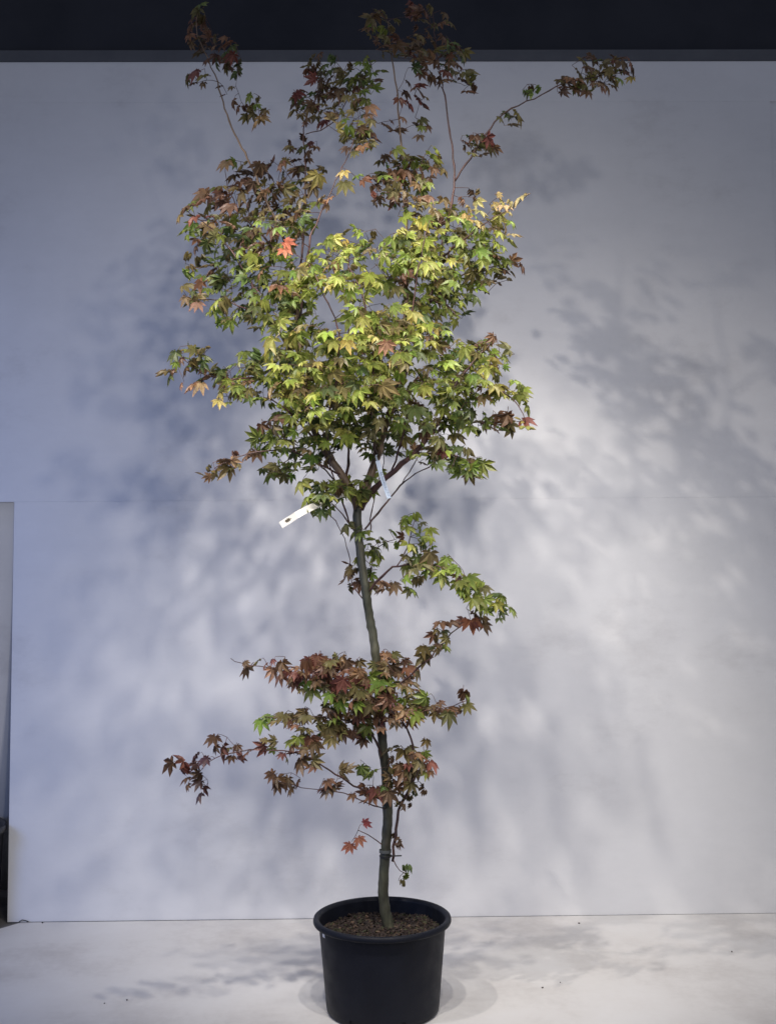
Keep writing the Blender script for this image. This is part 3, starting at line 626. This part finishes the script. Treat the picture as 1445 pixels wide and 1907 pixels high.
tag(tg, 'cream loop tag printed with a small brown leaf emblem, below the fork', 'plant tag')
def child(o, root): o.matrix_basis = Matrix.Translation(-Vector(root.location)) @ o.matrix_basis; o.parent = root; return o
child(strip('label_strip', [at(523, 978, TY), at(541.5, 966.5, TY), at(560, 955, TY), at(600, 935, TY + .06), at(640, 918, TY + .12)], .020, M['tag_white']), tg)
child(strip('strap', [at(637, 919, TY + .115), at(652, 912, TY + .13), at(662, 916, TY + .16)], .012, M['tag_white']), tg)
# emblem: a little leaf printed on the tag
e0 = np.array(at(537, 968, TY)); e1 = np.array(at(560, 954, TY)); xd = e1 - e0; xd /= np.linalg.norm(xd)
fn = np.array([0, -1, .1]); fn /= np.linalg.norm(fn); yd = np.cross(fn, xd); fn = np.cross(xd, yd)
em = []
for (x, y) in ((-13, 0), (-9, -3), (-10, -6), (-5, -4.5), (-3, -8), (1, -4.5), (6, -6.5), (5, -3), (13, -1.5), (6, 1), (8, 5), (2, 3.5), (0, 7), (-4, 3.5), (-9, 5)):
    em.append(tuple(e0 + xd * x * .00082 + yd * y * .00082 + fn * .0009))
o = mesh_obj('emblem', em, [tuple(range(len(em)))], M['print']); child(o, tg)

t = NT('pale_blue_tag')
tc = t.add('ShaderNodeTexCoord'); sp = t.add('ShaderNodeSeparateXYZ'); t.link(tc.outputs['Generated'], sp.inputs[0])
n1 = t.noise(330, 2, .5)
t.link(t.ramp(n1, [(0.45, (0.66, 0.74, 0.86)), (0.50, (0.66, 0.74, 0.86)), (0.53, (0.40, 0.47, 0.60))]), t.b.inputs['Base Color']); M['tag_print'] = t.m
M['tag_blue'] = simple('pale_blue_plastic', (0.62, 0.72, 0.86), (0.68, 0.77, 0.90), 20, .4)
BY = -.12
bt = empty('plant_tag', tuple(at(705, 862, BY)))
tag(bt, 'narrow pale blue tag with tiny printed text, hanging beside the thick right-hand limb', 'plant tag')
b0, b1 = np.array(at(703, 858, BY)), np.array(at(725, 928, BY - .01))
child(strip('label_strip', [b0, (b0 + b1) / 2 + np.array([-.002, .003, 0]), b1], .0125, M['tag_blue'], facing=(.25, -1, .15)), bt)
p0, p1 = b0 + (b1 - b0) * .30, b0 + (b1 - b0) * .92
child(strip('printed_text', [p0 + np.array([.001, -.0012, 0]), (p0 + p1) / 2 + np.array([.001, -.0006, 0]), p1 + np.array([.001, -.0025, 0])], .006, M['tag_print'], facing=(.25, -1, .15), thick=.0002), bt)
child(strip('strap', [b0, np.array(at(700, 850, BY + .05)), np.array(at(703, 845, .03))], .005, M['tag_blue']), bt)

ti = empty('plant_tie', tuple(at(719, 1592, 0)))
tag(ti, 'black tie around the trunk just above the pot with its end sticking out', 'plant tie')
child(ring('band', at(718, 1594, 0), (0, .02, 1), .0176, .004, M['tie'], None), ti)
V, Fc = [], []; tube([np.array(at(727, 1594, -.02)), np.array(at(738, 1594, -.03)), np.array(at(748, 1593.5, -.032))], [.002, .0021, .0021], 6, V, Fc)
child(mesh_obj('tie_end', V, Fc, M['tie']), ti)
# white tape band
tb = ring('trunk_tape', at(717.5, 1585, 0), (0, .02, 1), .0174, .009, simple('clear_tape', (.06, .065, .065), (.09, .095, .095), 30, .25), None)
tag(tb, 'thin pale tape band wrapped round the trunk above the black tie', 'tape')

# ------------------------------------------------------------------ bits on the floor and beside the panels
V, Fc = [], []
pp = [at(x, y, .835) for x, y in ((36, 1716), (42, 1713), (48, 1714), (54, 1717))]
zf = [.003, .010, .008, .003]
tube([np.array((p.x, .835, z)) for p, z in zip(pp, zf)], [.0018] * 4, 6, V, Fc)
tag(mesh_obj('wire_scrap', V, Fc, M['tie']), 'short curl of black wire at the foot of the white panel', 'wire')
def floor_at(x, y):
    d = fwd + rt * ((x - CX) / F_PX) - upv * ((y - CY) / F_PX); tt = -CAM.z / d.z; return CAM + d * tt
def crumb_label(x, y):
    if y < 1725: return 'tiny dark soil crumb beside the black wire curl' if x < 300 else 'tiny dark soil crumb at the foot of the wall, away from the wire'
    if x < 300: return 'tiny dark soil crumb on open floor on the bin side of the pot'
    return 'tiny lone soil crumb on the floor far from pot and bin' if x > 1200 else 'tiny dark soil crumb on open floor near the pot'
for (x, y, s) in ((1078, 1720, .003), (1010, 1840, .0026), (1043, 1830, .0018), (1362, 1773, .0026), (237, 1863, .0026), (195, 1869, .0018), (80, 1719, .0026)):
    p = floor_at(x, y); V, Fc = box(-s, s, -s * .8, s * .8, 0, s)
    V = [(q[0] * random.uniform(.5, 1.2), q[1] * random.uniform(.5, 1.2), q[2]) for q in V]
    o = mesh_obj('soil_crumb', V, Fc, M['soil']); o.location = (p.x, p.y, 0.0002); o.rotation_euler.z = random.uniform(0, 3)
    tag(o, crumb_label(x, y), 'crumb', 'soil crumbs on the floor')

# dark bin at the open end of the lower panel
bc = at(7, 1600, .80)
V, Fc = [], []
BP = ((.001, .0), (.165, .0), (.172, .01), (.188, .33), (.198, .333), (.199, .352), (.194, .358), (.186, .352), (.165, .03), (0.001, .03))
for (r, z) in BP:
    for k in range(48): V.append((r * math.cos(k * math.pi / 24), r * math.sin(k * math.pi / 24), z))
for i in range(len(BP) - 1):
    for k in range(48): k2 = (k + 1) % 48; Fc.append((i * 48 + k, i * 48 + k2, (i + 1) * 48 + k2, (i + 1) * 48 + k))
o = mesh_obj('black_bin', V, Fc, M['tie'], None, True); o.location = (bc.x - .199, .80, .0005)
tag(o, 'dark round bin standing beside the open end of the white panel', 'bin')
